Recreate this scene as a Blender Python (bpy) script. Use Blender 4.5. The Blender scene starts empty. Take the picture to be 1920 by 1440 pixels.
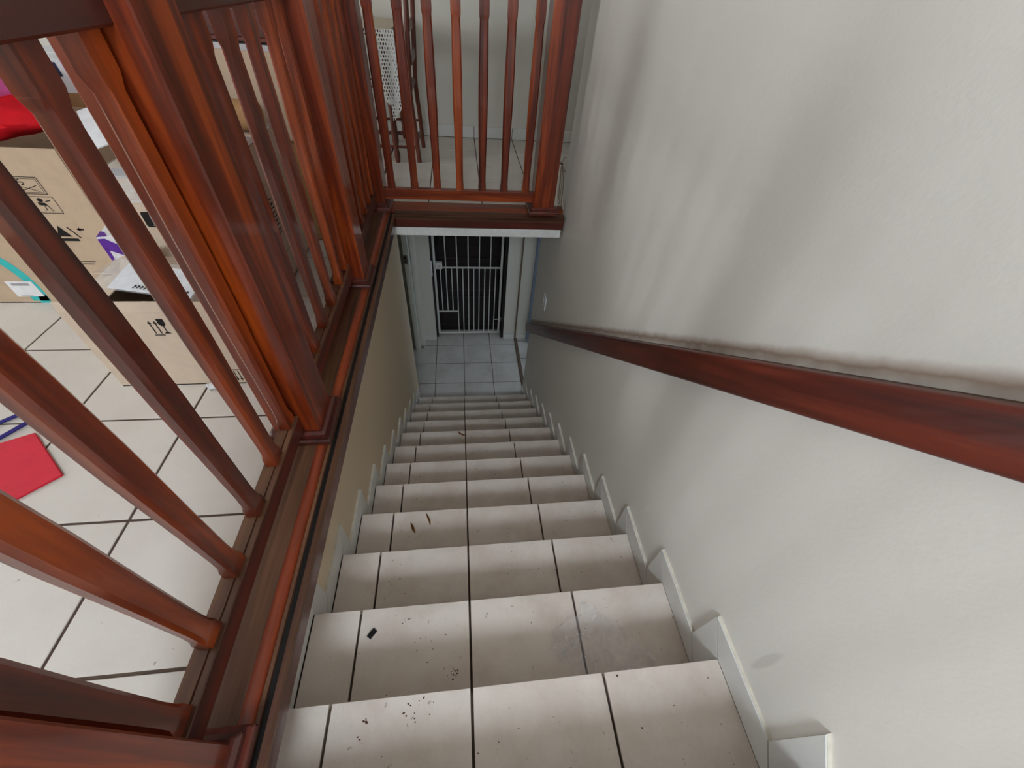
import bpy, bmesh, math, random
from mathutils import Matrix, Vector
random.seed(7)
S = bpy.context.scene
COL = S.collection

# ------------------------------------------------------------------ camera
cam_d = bpy.data.cameras.new('camera'); cam = bpy.data.objects.new('camera', cam_d); COL.objects.link(cam)
def cam_matrix(rx, roll, rz):
    c, s = math.cos, math.sin
    Rz = Matrix(((c(rz), -s(rz), 0), (s(rz), c(rz), 0), (0, 0, 1)))
    Rx = Matrix(((1, 0, 0), (0, c(rx), -s(rx)), (0, s(rx), c(rx))))
    Rr = Matrix(((c(roll), -s(roll), 0), (s(roll), c(roll), 0), (0, 0, 1)))
    return Rz @ Rx @ Rr
cam.matrix_world = Matrix.Translation((0.4632, 0.0, 1.2501)) @ cam_matrix(0.7752, 0.0962, -0.1708).to_4x4()
cam_d.sensor_width = 36.0; cam_d.sensor_fit = 'HORIZONTAL'
cam_d.lens = 748.94 / 1920 * 36.0
cam_d.clip_start = 0.02
S.camera = cam

# ------------------------------------------------------------------ world, lights, exposure
wd = bpy.data.worlds.new('sky'); S.world = wd; wd.use_nodes = True
wd.node_tree.nodes['Background'].inputs[0].default_value = (0.62, 0.78, 1.0, 1)
wd.node_tree.nodes['Background'].inputs[1].default_value = 1.0
S.view_settings.view_transform = 'Standard'; S.view_settings.look = 'None'
S.view_settings.exposure = 0.12; S.view_settings.gamma = 1.0
def area(name, loc, target, sx, sy, power, color):
    d = bpy.data.lights.new(name, 'AREA'); d.shape = 'RECTANGLE'; d.size = sx; d.size_y = sy
    d.energy = power; d.color = color
    o = bpy.data.objects.new(name, d); COL.objects.link(o); o.location = loc
    o.rotation_euler = (Vector(target) - Vector(loc)).to_track_quat('-Z', 'Y').to_euler()
    return o
# daylight entering by the openings of the house
area('daylight_rear_window', (0.22, -1.98, 2.22), (0.60, 0.6, -0.4), 0.66, 0.70, 60, (0.79, 0.89, 1.0))
area('daylight_left_window', (-4.45, 1.15, 1.65), (0.0, 1.5, 0.9), 0.75, 1.5, 60, (0.93, 0.97, 1.0))
area('daylight_left_rear_window', (-3.0, -1.98, 1.65), (-1.6, 1.0, 0.2), 2.2, 1.4, 15, (1.0, 0.94, 0.87))
area('daylight_lower_door', (2.9, 3.62, -1.1), (1.2, 3.62, -1.6), 0.9, 1.9, 3.5, (0.72, 0.85, 1.0))

# added sun: its floor patch behind the camera bounces warm fill indoors
sd = bpy.data.lights.new('sun_fill', 'SUN'); sd.energy = 62.0; sd.angle = math.radians(0.6); sd.color = (1.0, 0.93, 0.82)
so_ = bpy.data.objects.new('sun_fill', sd); COL.objects.link(so_)
so_.rotation_euler = Vector((0.05, 0.50, -0.86)).to_track_quat('-Z', 'Y').to_euler()

# ------------------------------------------------------------------ measurements
RISE, RUN, Y0 = 0.175, 0.25, 0.155       # step 0 nosing at y=Y0, z=0
ZU, ZL = 0.209, -2.14                    # upper and lower floor
XL, XR = -0.0195, 1.123                  # faces of the skirting tiles
WL, WR = -0.031, 1.135                   # plaster faces
TILE, GAP = 0.3395, 0.007
CEIL = 2.75
AX = -0.037                              # axis of the left railing
AY = 2.545                               # axis of the far railing

# ------------------------------------------------------------------ materials
MATS = {}
def srgb(r, g, b):
    f = lambda v: (v / 255 / 12.92) if v <= 10 else (((v / 255) + 0.055) / 1.055) ** 2.4
    return (f(r), f(g), f(b), 1.0)
class NT:
    def __init__(self, name):
        self.m = bpy.data.materials.new(name); self.m.use_nodes = True
        self.t = self.m.node_tree; self.b = self.t.nodes['Principled BSDF']
    def n(self, typ, **kw):
        x = self.t.nodes.new(typ)
        for k, v in kw.items():
            if k.startswith('_'): x.inputs[k[1:].replace('_', ' ')].default_value = v
            else: setattr(x, k, v)
        return x
    def l(self, a, b): self.t.links.new(a, b)
    def coord(self, scale=(1, 1, 1), rot=(0, 0, 0), kind='Object'):
        c = self.n('ShaderNodeTexCoord'); mp = self.n('ShaderNodeMapping')
        mp.inputs['Scale'].default_value = scale; mp.inputs['Rotation'].default_value = rot
        self.l(c.outputs[kind], mp.inputs['Vector']); return mp.outputs['Vector']
    def noise(self, vec, scale, detail=3, rough=0.5, dist=0.0):
        x = self.n('ShaderNodeTexNoise'); x.inputs['Scale'].default_value = scale
        x.inputs['Detail'].default_value = detail; x.inputs['Roughness'].default_value = rough
        x.inputs['Distortion'].default_value = dist
        self.l(vec, x.inputs['Vector']); return x.outputs['Fac']
    def ramp(self, fac, stops):
        r = self.n('ShaderNodeValToRGB'); e = r.color_ramp.elements
        while len(e) < len(stops): e.new(0.5)
        for el, (p, c) in zip(e, stops): el.position = p; el.color = c
        self.l(fac, r.inputs['Fac']); return r.outputs['Color']
    def mix(self, fac, a, b, blend='MIX'):
        x = self.n('ShaderNodeMix', data_type='RGBA', blend_type=blend)
        for s, v in ((x.inputs['Factor'], fac), (x.inputs['A'], a), (x.inputs['B'], b)):
            if isinstance(v, (int, float, tuple)): s.default_value = v
            else: self.l(v, s)
        return x.outputs['Result']
    def math(self, op, a, b=None, clamp=False):
        x = self.n('ShaderNodeMath', operation=op, use_clamp=clamp)
        for i, v in enumerate((a, b)):
            if v is None: continue
            if isinstance(v, (int, float)): x.inputs[i].default_value = v
            else: self.l(v, x.inputs[i])
        return x.outputs[0]
    def bump(self, h, strength=0.2, dist=0.01):
        b = self.n('ShaderNodeBump'); b.inputs['Strength'].default_value = strength
        b.inputs['Distance'].default_value = dist; self.l(h, b.inputs['Height'])
        self.l(b.outputs['Normal'], self.b.inputs['Normal'])
    def out(self, color=None, rough=None, spec=None, coat=None, metal=None):
        for k, v in (('Base Color', color), ('Roughness', rough), ('Specular IOR Level', spec), ('Coat Weight', coat), ('Metallic', metal)):
            if v is None: continue
            if isinstance(v, (int, float, tuple)): self.b.inputs[k].default_value = v
            else: self.l(v, self.b.inputs[k])
        return self.m
def plain(name, rgb, rough=0.6, spec=0.4, metal=0.0, var=0.06):
    if name in MATS: return MATS[name]
    t = NT(name); v = t.coord()
    n = t.noise(v, 30, 3)
    c = srgb(*rgb); lo = tuple(x * (1 - var) for x in c[:3]) + (1,); hi = tuple(min(1, x * (1 + var)) for x in c[:3]) + (1,)
    t.out(t.ramp(n, [(0.3, lo), (0.7, hi)]), rough, spec, metal=metal)
    MATS[name] = t.m; return t.m
def wood(name, axis, dark, mid, light, rough=0.3, coat=0.5, scale=1.0, wear=None):
    if name in MATS: return MATS[name]
    t = NT(name)
    sc = {'X': (1.2, 22, 22), 'Y': (22, 1.2, 22), 'Z': (22, 22, 1.2)}[axis]
    v = t.coord(tuple(s * scale for s in sc))
    oi = t.n('ShaderNodeObjectInfo')
    ad = t.n('ShaderNodeVectorMath', operation='ADD'); t.l(v, ad.inputs[0])
    rv = t.math('MULTIPLY', oi.outputs['Random'], 37.0)
    cb = t.n('ShaderNodeCombineXYZ')
    for i in range(3): t.l(rv, cb.inputs[i])
    t.l(cb.outputs[0], ad.inputs[1]); v = ad.outputs[0]
    a = t.noise(v, 0.8, 5, 0.6, 0.6); b = t.noise(v, 3.2, 4, 0.6, 0.3)
    f = t.math('ADD', t.math('MULTIPLY', a, 0.72), t.math('MULTIPLY', b, 0.28))
    f = t.math('ADD', f, t.math('MULTIPLY', t.math('SUBTRACT', oi.outputs['Random'], 0.5), 0.10))
    c = t.ramp(f, [(0.32, srgb(*dark)), (0.50, srgb(*mid)), (0.68, srgb(*light))])
    if wear:
        w = t.noise(t.coord(tuple(s * 0.35 for s in sc)), 1.3, 4, 0.65)
        c = t.mix(t.ramp(w, [(0.50, (0, 0, 0, 1)), (0.66, (1, 1, 1, 1))]), c, srgb(*wear))
    t.out(c, t.math('ADD', rough, t.math('MULTIPLY', b, 0.18)), 0.5, coat)
    t.b.inputs['Coat Roughness'].default_value = 0.08
    t.bump(b, 0.06, 0.002)
    MATS[name] = t.m; return t.m
MAHO = dict(dark=(46, 13, 5), mid=(112, 38, 9), light=(172, 74, 17))
W_Z = wood('mahogany_upright', 'Z', **MAHO, rough=0.26, coat=0.42)
W_Y = wood('mahogany_along', 'Y', **MAHO, rough=0.28, coat=0.3)
W_X = wood('mahogany_across', 'X', **MAHO, rough=0.28, coat=0.3)
W_DY = wood('dark_mahogany_along', 'Y', (44, 16, 12), (78, 28, 18), (108, 42, 26), rough=0.28, coat=0.4)
W_DX = wood('dark_mahogany_across', 'X', (44, 16, 12), (82, 28, 18), (112, 42, 26), rough=0.28, coat=0.4)
W_CAPY = wood('worn_cap_along', 'Y', (54, 30, 19), (96, 62, 41), (124, 86, 58), rough=0.42, coat=0.15, wear=(74, 32, 19))
W_CAPX = wood('worn_cap_across', 'X', (50, 28, 18), (84, 52, 34), (108, 70, 46), rough=0.42, coat=0.15, wear=(74, 32, 19))
W_ORY = wood('orange_bead_along', 'Y', (92, 32, 10), (140, 54, 17), (172, 76, 27), rough=0.35, coat=0.25)
W_ORX = wood('orange_bead_across', 'X', (80, 30, 12), (120, 48, 18), (150, 66, 26), rough=0.35, coat=0.25)
W_FURN = wood('furniture_wood', 'Z', (48, 18, 12), (96, 40, 24), (128, 58, 34), rough=0.35, coat=0.3)
W_HAND = wood('wall_rail_wood', 'Y', (44, 15, 11), (88, 32, 20), (126, 50, 28), rough=0.38, coat=0.25, scale=0.8)

W_HAND2 = wood('rail_backing_wood', 'Y', (50, 30, 20), (84, 54, 34), (108, 72, 46), rough=0.6, coat=0.0)
def tile_mat(name, rgb, dirt, dirt_amt, speck=0.62):
    t = NT(name); v = t.coord()
    g = t.n('ShaderNodeNewGeometry')
    oi = t.n('ShaderNodeObjectInfo')
    base = srgb(*rgb)
    n1 = t.noise(g.outputs['Position'], 5.0, 5, 0.62)
    n2 = t.noise(g.outputs['Position'], 160.0, 2, 0.6)
    n3 = t.noise(g.outputs['Position'], 46.0, 3, 0.55)
    c = t.mix(t.math('MULTIPLY', t.ramp(n1, [(0.42, (0, 0, 0, 1)), (0.75, (1, 1, 1, 1))]), dirt_amt), base, srgb(*dirt))
    c = t.mix(t.math('MULTIPLY', n2, 0.10), c, srgb(150, 146, 140))
    c = t.mix(t.math('MULTIPLY', t.ramp(n3, [(speck + 0.06, (0, 0, 0, 1)), (speck + 0.11, (1, 1, 1, 1))]), 0.5), c, srgb(92, 66, 48))
    c = t.mix(t.math('MULTIPLY', oi.outputs['Random'], 0.05), c, srgb(170, 165, 160))
    t.out(c, t.math('ADD', 0.34, t.math('MULTIPLY', n1, 0.15)), 0.42)
    t.bump(n2, 0.03, 0.001)
    return t.m
TILE_U = tile_mat('floor_tile_upper', (212, 205, 196), (190, 179, 166), 0.35, 0.66)
TILE_S = tile_mat('stair_tile', (226, 214, 203), (176, 154, 136), 0.5, 0.63)
TILE_L = tile_mat('floor_tile_lower', (214, 210, 204), (168, 160, 150), 0.5, 0.62)
SKIRT = tile_mat('skirting_tile', (222, 222, 218), (200, 186, 160), 0.25, 0.70)
GROUT = plain('grout', (84, 70, 60), 0.9, 0.2, var=0.2)
GROUT_L = plain('pale_grout', (212, 205, 190), 0.9, 0.2, var=0.15)

def wall_mat(name, rgb, stains=False):
    t = NT(name); g = t.n('ShaderNodeNewGeometry'); P = g.outputs['Position']
    n1 = t.noise(P, 2.2, 4, 0.55); n2 = t.noise(P, 110, 3, 0.55); n3 = t.noise(P, 24, 3, 0.5)
    c = srgb(*rgb)
    col = t.mix(t.math('MULTIPLY', n1, 0.16), c, tuple(x * 0.86 for x in c[:3]) + (1,))
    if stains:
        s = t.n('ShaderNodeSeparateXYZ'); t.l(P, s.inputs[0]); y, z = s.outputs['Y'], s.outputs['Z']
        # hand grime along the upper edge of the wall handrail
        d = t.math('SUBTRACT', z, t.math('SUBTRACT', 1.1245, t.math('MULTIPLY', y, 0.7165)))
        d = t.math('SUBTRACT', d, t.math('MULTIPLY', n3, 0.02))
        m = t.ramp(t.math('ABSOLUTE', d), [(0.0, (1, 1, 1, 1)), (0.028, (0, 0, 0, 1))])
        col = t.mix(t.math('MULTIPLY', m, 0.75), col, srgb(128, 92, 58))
        # grey smear above the skirting of the top step
        def blob(cy, cz, ay, az, soft):
            a = t.math('DIVIDE', t.math('SUBTRACT', y, cy), ay); b = t.math('DIVIDE', t.math('SUBTRACT', z, cz), az)
            r = t.math('SQRT', t.math('ADD', t.math('MULTIPLY', a, a), t.math('MULTIPLY', b, b)))
            return t.ramp(r, [(1 - soft, (1, 1, 1, 1)), (1.0, (0, 0, 0, 1))])
        col = t.mix(t.math('MULTIPLY', blob(0.117, 0.19, 0.012, 0.080, 0.35), 0.25), col, srgb(150, 148, 142))
        col = t.mix(t.math('MULTIPLY', blob(0.650, -0.118, 0.006, 0.05, 0.5), 0.6), col, srgb(236, 236, 234))
    t.out(col, 0.62, 0.32)
    h = t.math('ADD', t.math('MULTIPLY', n2, 0.5), n3)
    t.bump(h, 0.12, 0.005)
    return t.m
WALL = wall_mat('plaster_cream', (214, 210, 199))
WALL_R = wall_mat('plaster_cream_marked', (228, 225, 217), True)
WALL_BOUNCE = wall_mat('plaster_warm_bounce', (224, 204, 174))  # warm bounce light put into the plaster colour
WHITE = plain('white_paint', (222, 222, 218), 0.5)
GATE = plain('white_enamel', (214, 212, 206), 0.4)
MINT2 = plain('dull_green_paint', (150, 152, 140), 0.5)
MINT = plain('pale_green_paint', (222, 226, 216), 0.45)
DARKDOOR = wood('dark_door', 'Z', (16, 8, 7), (24, 12, 10), (34, 17, 14), rough=0.5, coat=0.1)
CARD = plain('cardboard', (190, 167, 142), 0.85, 0.2, var=0.05)
CARD2 = plain('cardboard_pale', (202, 183, 162), 0.85, 0.2, var=0.05)
CARD3 = plain('cardboard_brown', (166, 128, 88), 0.85, 0.2, var=0.07)
CARDIN = plain('cardboard_inside', (150, 118, 84), 0.9, 0.1, var=0.07)
INK = plain('black_ink', (34, 30, 28), 0.8, 0.2)
TEAL = plain('teal_ink', (62, 186, 184), 0.7, 0.2)
PAPER = plain('white_paper', (226, 226, 228), 0.7, 0.2)
GREYINK = plain('grey_ink', (160, 156, 158), 0.8, 0.2)
PURPLE = plain('purple_print', (92, 40, 150), 0.5, 0.4)
BLACK = plain('black_plastic', (18, 18, 22), 0.45)
PINK = plain('pink_fabric', (214, 96, 160), 0.8, 0.2, var=0.15)
RED = plain('red_fabric', (214, 24, 36), 0.75, 0.2, var=0.1)
MATRED = plain('red_mat', (206, 40, 58), 0.7, 0.3)
NAVY = plain('navy_ink', (44, 44, 72), 0.7, 0.2)
BLUE = plain('blue_strap', (52, 44, 120), 0.7, 0.3)
STEEL = plain('steel', (150, 148, 142), 0.35, 0.5, metal=0.9)
CABLE = plain('cream_cable', (196, 182, 160), 0.5)
CABLE2 = plain('brown_cable', (110, 92, 76), 0.5)
LEAF = plain('dry_leaf', (134, 84, 40), 0.9, 0.1, var=0.3)
CRUMB = plain('dirt_crumb', (84, 60, 46), 0.95, 0.1, var=0.3)
SILVER = plain('silver_tape', (190, 190, 196), 0.25, 0.6, metal=0.6)
BLUE_LIT = plain('frame_blue_light', (150, 166, 190), 0.5)  # frame colour carries the blue skylight falling on it
CREAM = plain('cream_cloth', (206, 196, 176), 0.9, 0.1)

def film_mat(name, base_alpha, var, rgb=(230, 232, 236)):
    t = NT(name); v = t.coord((1, 1, 1))
    a = t.noise(v, 9, 4, 0.6, 1.2)
    t.out(srgb(*rgb), 0.12, 0.6)
    r = t.ramp(a, [(0.35, (base_alpha,) * 3 + (1,)), (0.65, (base_alpha + var,) * 3 + (1,))])
    t.l(r, t.b.inputs['Alpha'])
    t.bump(t.noise(v, 26, 4, 0.6, 1.5), 0.7, 0.012)
    return t.m
FILM = film_mat('clear_plastic_film', 0.05, 0.30, (244, 244, 246))
POUCH = film_mat('pouch_plastic', 0.10, 0.16)
def lace_mat():
    t = NT('white_crochet'); uv = t.n('ShaderNodeUVMap')
    mp = t.n('ShaderNodeMapping'); mp.inputs['Scale'].default_value = (1, 1, 1); t.l(uv.outputs[0], mp.inputs['Vector'])
    br = t.n('ShaderNodeTexBrick'); br.offset = 0.5
    br.inputs['Color1'].default_value = (0, 0, 0, 1); br.inputs['Color2'].default_value = (0, 0, 0, 1); br.inputs['Mortar'].default_value = (1, 1, 1, 1)
    br.inputs['Scale'].default_value = 30; br.inputs['Mortar Size'].default_value = 0.008
    br.inputs['Brick Width'].default_value = 0.5; br.inputs['Row Height'].default_value = 0.6
    br.inputs['Mortar Size'].default_value = 0.12
    t.l(mp.outputs[0], br.inputs['Vector'])
    n = t.noise(mp.outputs[0], 6.0, 2)
    s = t.ramp(n, [(0.60, (0, 0, 0, 1)), (0.64, (1, 1, 1, 1))])
    al = t.math('MAXIMUM', br.outputs['Color'], s)
    t.out(srgb(224, 224, 220), 0.9, 0.1)
    t.l(al, t.b.inputs['Alpha'])
    return t.m
LACE = lace_mat()

# ------------------------------------------------------------------ geometry helpers
def link(name, me, mat=None, parent=None, loc=None):
    o = bpy.data.objects.new(name, me); COL.objects.link(o)
    if mat is not None and me is not None and len(me.materials) == 0: me.materials.append(mat)
    if parent is not None: o.parent = parent
    if loc is not None: o.location = loc
    return o
def from_bm(bm, name, smooth=None):
    bmesh.ops.recalc_face_normals(bm, faces=bm.faces)
    me = bpy.data.meshes.new(name); bm.to_mesh(me); bm.free()
    if smooth is not None:
        for p in me.polygons: p.use_smooth = True
        try: me.set_sharp_from_angle(angle=math.radians(smooth))
        except Exception: pass
    return me
def add_box(bm, lo, hi, bevel=0.0, seg=1, M=None):
    vs = [bm.verts.new((x, y, z)) for x in (lo[0], hi[0]) for y in (lo[1], hi[1]) for z in (lo[2], hi[2])]
    fs = [(0, 1, 3, 2), (4, 6, 7, 5), (0, 4, 5, 1), (2, 3, 7, 6), (0, 2, 6, 4), (1, 5, 7, 3)]
    faces = [bm.faces.new([vs[i] for i in f]) for f in fs]
    if bevel > 0:
        es = list({e for f in faces for e in f.edges})
        r = bmesh.ops.bevel(bm, geom=es, offset=bevel, segments=seg, affect='EDGES', profile=0.5)
        vs = list({v for f in r['faces'] for v in f.verts} | {v for v in vs if v.is_valid})
    if M is not None: bmesh.ops.transform(bm, matrix=M, verts=[v for v in vs if v.is_valid])
    return vs
def box(name, lo, hi, mat, parent=None, bevel=0.0, seg=1, loc=None):
    bm = bmesh.new(); add_box(bm, lo, hi, bevel, seg)
    return link(name, from_bm(bm, name), mat, parent, loc)
_bc = {}
def shared_box(name, dims, mat, parent, centre, bevel=0.0):
    """box centred at centre; equal boxes share their mesh"""
    k = (tuple(round(d, 4) for d in dims), mat.name, bevel)
    if k not in _bc:
        bm = bmesh.new(); h = [d / 2 for d in dims]; add_box(bm, [-x for x in h], h, bevel)
        me = from_bm(bm, name); me.materials.append(mat); _bc[k] = me
    return link(name, _bc[k], None, parent, centre)
def prism(name, prof, a, b, axis, mat, parent=None, smooth=None):
    """extrude a profile: axis 'Y' -> prof (x,z); 'X' -> prof (y,z); 'Z' -> prof (x,y)"""
    bm = bmesh.new()
    mk = {'Y': lambda p, t: (p[0], t, p[1]), 'X': lambda p, t: (t, p[0], p[1]), 'Z': lambda p, t: (p[0], p[1], t)}[axis]
    A = [bm.verts.new(mk(p, a)) for p in prof]; B = [bm.verts.new(mk(p, b)) for p in prof]
    n = len(prof)
    for i in range(n): bm.faces.new((A[i], A[(i + 1) % n], B[(i + 1) % n], B[i]))
    bm.faces.new(A); bm.faces.new(B[::-1])
    return link(name, from_bm(bm, name, smooth), mat, parent)
def tube_bm(bm, pts, r, n=8, closed=False):
    pts = [Vector(p) for p in pts]; rings = []
    up = Vector((0.13, 0.31, 0.94))
    for i, p in enumerate(pts):
        t = (pts[min(i + 1, len(pts) - 1)] - pts[max(i - 1, 0)]).normalized()
        u = t.cross(up)
        if u.length < 1e-3: u = t.cross(Vector((1, 0, 0)))
        u.normalize(); w = t.cross(u)
        rr = r[i] if isinstance(r, (list, tuple)) else r
        rings.append([bm.verts.new(p + (u * math.cos(2 * math.pi * k / n) + w * math.sin(2 * math.pi * k / n)) * rr) for k in range(n)])
    for a, b in zip(rings, rings[1:]):
        for k in range(n): bm.faces.new((a[k], a[(k + 1) % n], b[(k + 1) % n], b[k]))
    bm.faces.new(rings[0][::-1]); bm.faces.new(rings[-1])
def tube(name, pts, r, mat, parent=None, n=8):
    bm = bmesh.new(); tube_bm(bm, pts, r, n)
    return link(name, from_bm(bm, name, 40), mat, parent)
def smooth_path(pts, k=6):
    P = [Vector(p) for p in pts]; out = []
    for i in range(len(P) - 1):
        a = P[max(i - 1, 0)]; b = P[i]; c = P[i + 1]; d = P[min(i + 2, len(P) - 1)]
        for j in range(k):
            t = j / k
            out.append(0.5 * ((2 * b) + (c - a) * t + (2 * a - 5 * b + 4 * c - d) * t * t + (3 * b - a - 3 * c + d) * t ** 3))
    out.append(P[-1]); return out
def flat(name, polys, frame, mat, parent, lift=0.0008, stuff=True):
    """thin printed shapes: polys of (u,v) in a plane given by frame=(origin,udir,vdir,normal)"""
    o, u, v, n = [Vector(x) for x in frame]; bm = bmesh.new()
    for poly in polys:
        vs = [bm.verts.new(o + u * p[0] + v * p[1] + n * lift) for p in poly]
        bm.faces.new(vs)
    o_ = link(name, from_bm(bm, name), mat, parent)
    if len(polys) > 1: o_['kind'] = 'stuff'
    return o_
def stroke(p, q, w):
    a, b = Vector((*p, 0)), Vector((*q, 0)); d = (b - a).normalized(); s = Vector((-d.y, d.x, 0)) * w / 2
    return [tuple((a + s)[:2]), tuple((a - s)[:2]), tuple((b - s)[:2]), tuple((b + s)[:2])]
def strokes(pts, w): return [stroke(a, b, w) for a, b in zip(pts, pts[1:])]
def ngon(cx, cy, rx, ry, n=14, a0=0, a1=2 * math.pi):
    return [(cx + rx * math.cos(a0 + (a1 - a0) * i / n), cy + ry * math.sin(a0 + (a1 - a0) * i / n)) for i in range(n)]
def frame_rect(x0, y0, x1, y1, w):
    return strokes([(x0, y0), (x1, y0)], w) + strokes([(x1, y0), (x1, y1)], w) + strokes([(x1, y1), (x0, y1)], w) + strokes([(x0, y1), (x0, y0)], w)
def struct(o): o['kind'] = 'structure'; return o
def tag(o, label, cat, group=None):
    o['label'] = label; o['category'] = cat
    if group: o['group'] = group
    return o
def empty(name, loc=(0, 0, 0), rz=0):
    o = bpy.data.objects.new(name, None); COL.objects.link(o); o.location = loc; o.rotation_euler = (0, 0, rz); o.empty_display_size = 0.05
    return o

# ================================================================== ROOM SHELL
def yz_wall(name, poly, x0, x1, mat):
    return struct(prism(name, poly, x0, x1, 'X', mat))
# right wall: upper part ends beside the landing, lower part runs on under it
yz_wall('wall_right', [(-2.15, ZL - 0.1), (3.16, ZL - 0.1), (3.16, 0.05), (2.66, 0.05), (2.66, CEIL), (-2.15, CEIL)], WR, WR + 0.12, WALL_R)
# left stair wall below the upper floor
yz_wall('wall_left', [(-2.15, ZL - 0.1), (3.10, ZL - 0.1), (3.10, 0.05), (2.47, 0.05), (2.47, 0.112), (-2.15, 0.112)], WL - 0.11, WL, WALL_BOUNCE)
# far wall of the upper storey
struct(box('wall_far', (-4.6, 4.085, 0.03), (3.2, 4.2, CEIL), WALL))
# wall of the upper room on the left, with its window opening
def wall_with_hole(name, axis, at0, at1, u0, u1, v0, v1, holes, mat):
    bm = bmesh.new()
    us = sorted({u0, u1} | {h[0] for h in holes} | {h[1] for h in holes}); vs = sorted({v0, v1} | {h[2] for h in holes} | {h[3] for h in holes})
    for a, b in zip(us, us[1:]):
        for c, d in zip(vs, vs[1:]):
            mu, mv = (a + b) / 2, (c + d) / 2
            if any(h[0] < mu < h[1] and h[2] < mv < h[3] for h in holes): continue
            if axis == 'X': add_box(bm, (at0, a, c), (at1, b, d))
            else: add_box(bm, (a, at0, c), (b, at1, d))
    return struct(link(name, from_bm(bm, name), mat))
wall_with_hole('wall_room_left', 'X', -4.62, -4.5, -2.15, 4.2, ZU - 0.15, CEIL, [(0.70, 1.60, 0.85, 2.45)], WALL)
wall_with_hole('wall_rear', 'Y', -2.16, -2.04, -4.6, WR + 0.12, ZU - 0.15, CEIL, [(-0.14, 0.58, 1.88, 2.56), (-4.15, -1.85, 0.9, 2.4)], WALL)
struct(box('ceiling', (-4.62, -2.15, CEIL), (3.2, 4.2, CEIL + 0.1), WHITE))
struct(box('wall_side_passage', (3.1, 2.5, 0.03), (3.2, 4.2, CEIL), WALL))
struct(box('wall_passage_near', (WR + 0.12, 2.45, 0.03), (3.2, 2.57, CEIL), WALL))
def window(n, axis, at, u0, u1, v0, v1):
    w = struct(empty('window_%d' % n))
    fr = 0.05
    def bar(nm, a0, a1, b0, b1):
        if axis == 'X': box(nm, (at - 0.03, a0, b0), (at + 0.03, a1, b1), WHITE, w, 0.004)
        else: box(nm, (a0, at - 0.03, b0), (a1, at + 0.03, b1), WHITE, w, 0.004)
    bar('window_frame', u0, u0 + fr, v0, v1); bar('window_frame', u1 - fr, u1, v0, v1)
    bar('window_frame', u0, u1, v0, v0 + fr); bar('window_frame', u0, u1, v1 - fr, v1)
    bar('mullion', (u0 + u1) / 2 - 0.02, (u0 + u1) / 2 + 0.02, v0, v1)
window(1, 'X', -4.56, 0.70, 1.60, 0.85, 2.45)
window(2, 'Y', -2.10, -0.14, 0.58, 1.88, 2.56)
window(3, 'Y', -2.10, -4.15, -1.85, 0.9, 2.4)

# ------------------------------------------------------------------ upper floor and its tiles
fu = struct(empty('floor_upper'))
TH = 0.009
GZ = ZU - 0.0025                               # top of the grout bed
box('screed', (-4.5, -2.04, 0.03), (-0.052, 4.085, GZ), GROUT, fu)
box('screed', (-0.052, AY + 0.085, 0.06), (3.1, 4.085, GZ), GROUT, fu)
box('screed', (-0.052, -2.04, 0.03), (WR, -0.097, GZ), GROUT, fu)
def tiles(parent, xs, ys, ztop, mat, name='tile', clip=None):
    for i in range(len(xs) - 1):
        for j in range(len(ys) - 1):
            x0, x1, y0, y1 = xs[i], xs[i + 1], ys[j], ys[j + 1]
            if x1 - x0 < 0.03 or y1 - y0 < 0.03: continue
            if clip and not clip((x0 + x1) / 2, (y0 + y1) / 2): continue
            shared_box(name, (x1 - x0 - GAP, y1 - y0 - GAP, TH), mat, parent, ((x0 + x1) / 2, (y0 + y1) / 2, ztop - TH / 2), 0.0012)
def grid(start, lo, hi):
    k0 = math.ceil((lo - start) / TILE + 1e-6); g = [lo]
    x = start + k0 * TILE
    while x < hi - 1e-6: g.append(x); x += TILE
    return g + [hi]
tiles(fu, grid(-0.0600, -3.5, -0.052), grid(0.2158, -0.8, 4.07), ZU, TILE_U, 'floor_tile', lambda x, y: x > -2.6 or y < 2.2)
tiles(fu, grid(-0.0700 + TILE, -0.052, 2.2), grid(3.012, AY + 0.086, 4.07), ZU, TILE_U, 'floor_tile')
tiles(fu, grid(0.125, WL, WR), [-0.78, -0.44, -0.097], ZU, TILE_U, 'floor_tile')
# skirting of the far wall
bf = struct(empty('baseboard_far'))
box('grout_backing', (-3.0, 4.079, ZU), (2.6, 4.085, ZU + 0.086), GROUT, bf)
for a, b in zip(grid(-0.0700, -3.0, 2.6), grid(-0.0700, -3.0, 2.6)[1:]):
    if b - a > 0.03: shared_box('skirting_tile', (b - a - 0.005, 0.011, 0.088), SKIRT, bf, ((a + b) / 2, 4.085 - 0.0055, ZU + 0.045), 0.001)

# ------------------------------------------------------------------ landing slab seen over the lower passage
sl = struct(box('ceiling_lower', (WL + 0.002, AY + 0.02, 0.050), (WR - 0.002, 4.085, 0.068), WHITE))
struct(box('ceiling_lower_side', (WR - 0.002, 2.70, 0.050), (3.1, 4.085, 0.068), WHITE)); struct(box('ceiling_lower_recess', (-1.6, 3.10, 0.050), (WL + 0.002, 4.085, 0.068), WHITE))
struct(box('trim_3', (0.045, AY - 0.066, 0.060), (WR - 0.022, AY + 0.05, 0.1115), WHITE))

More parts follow.
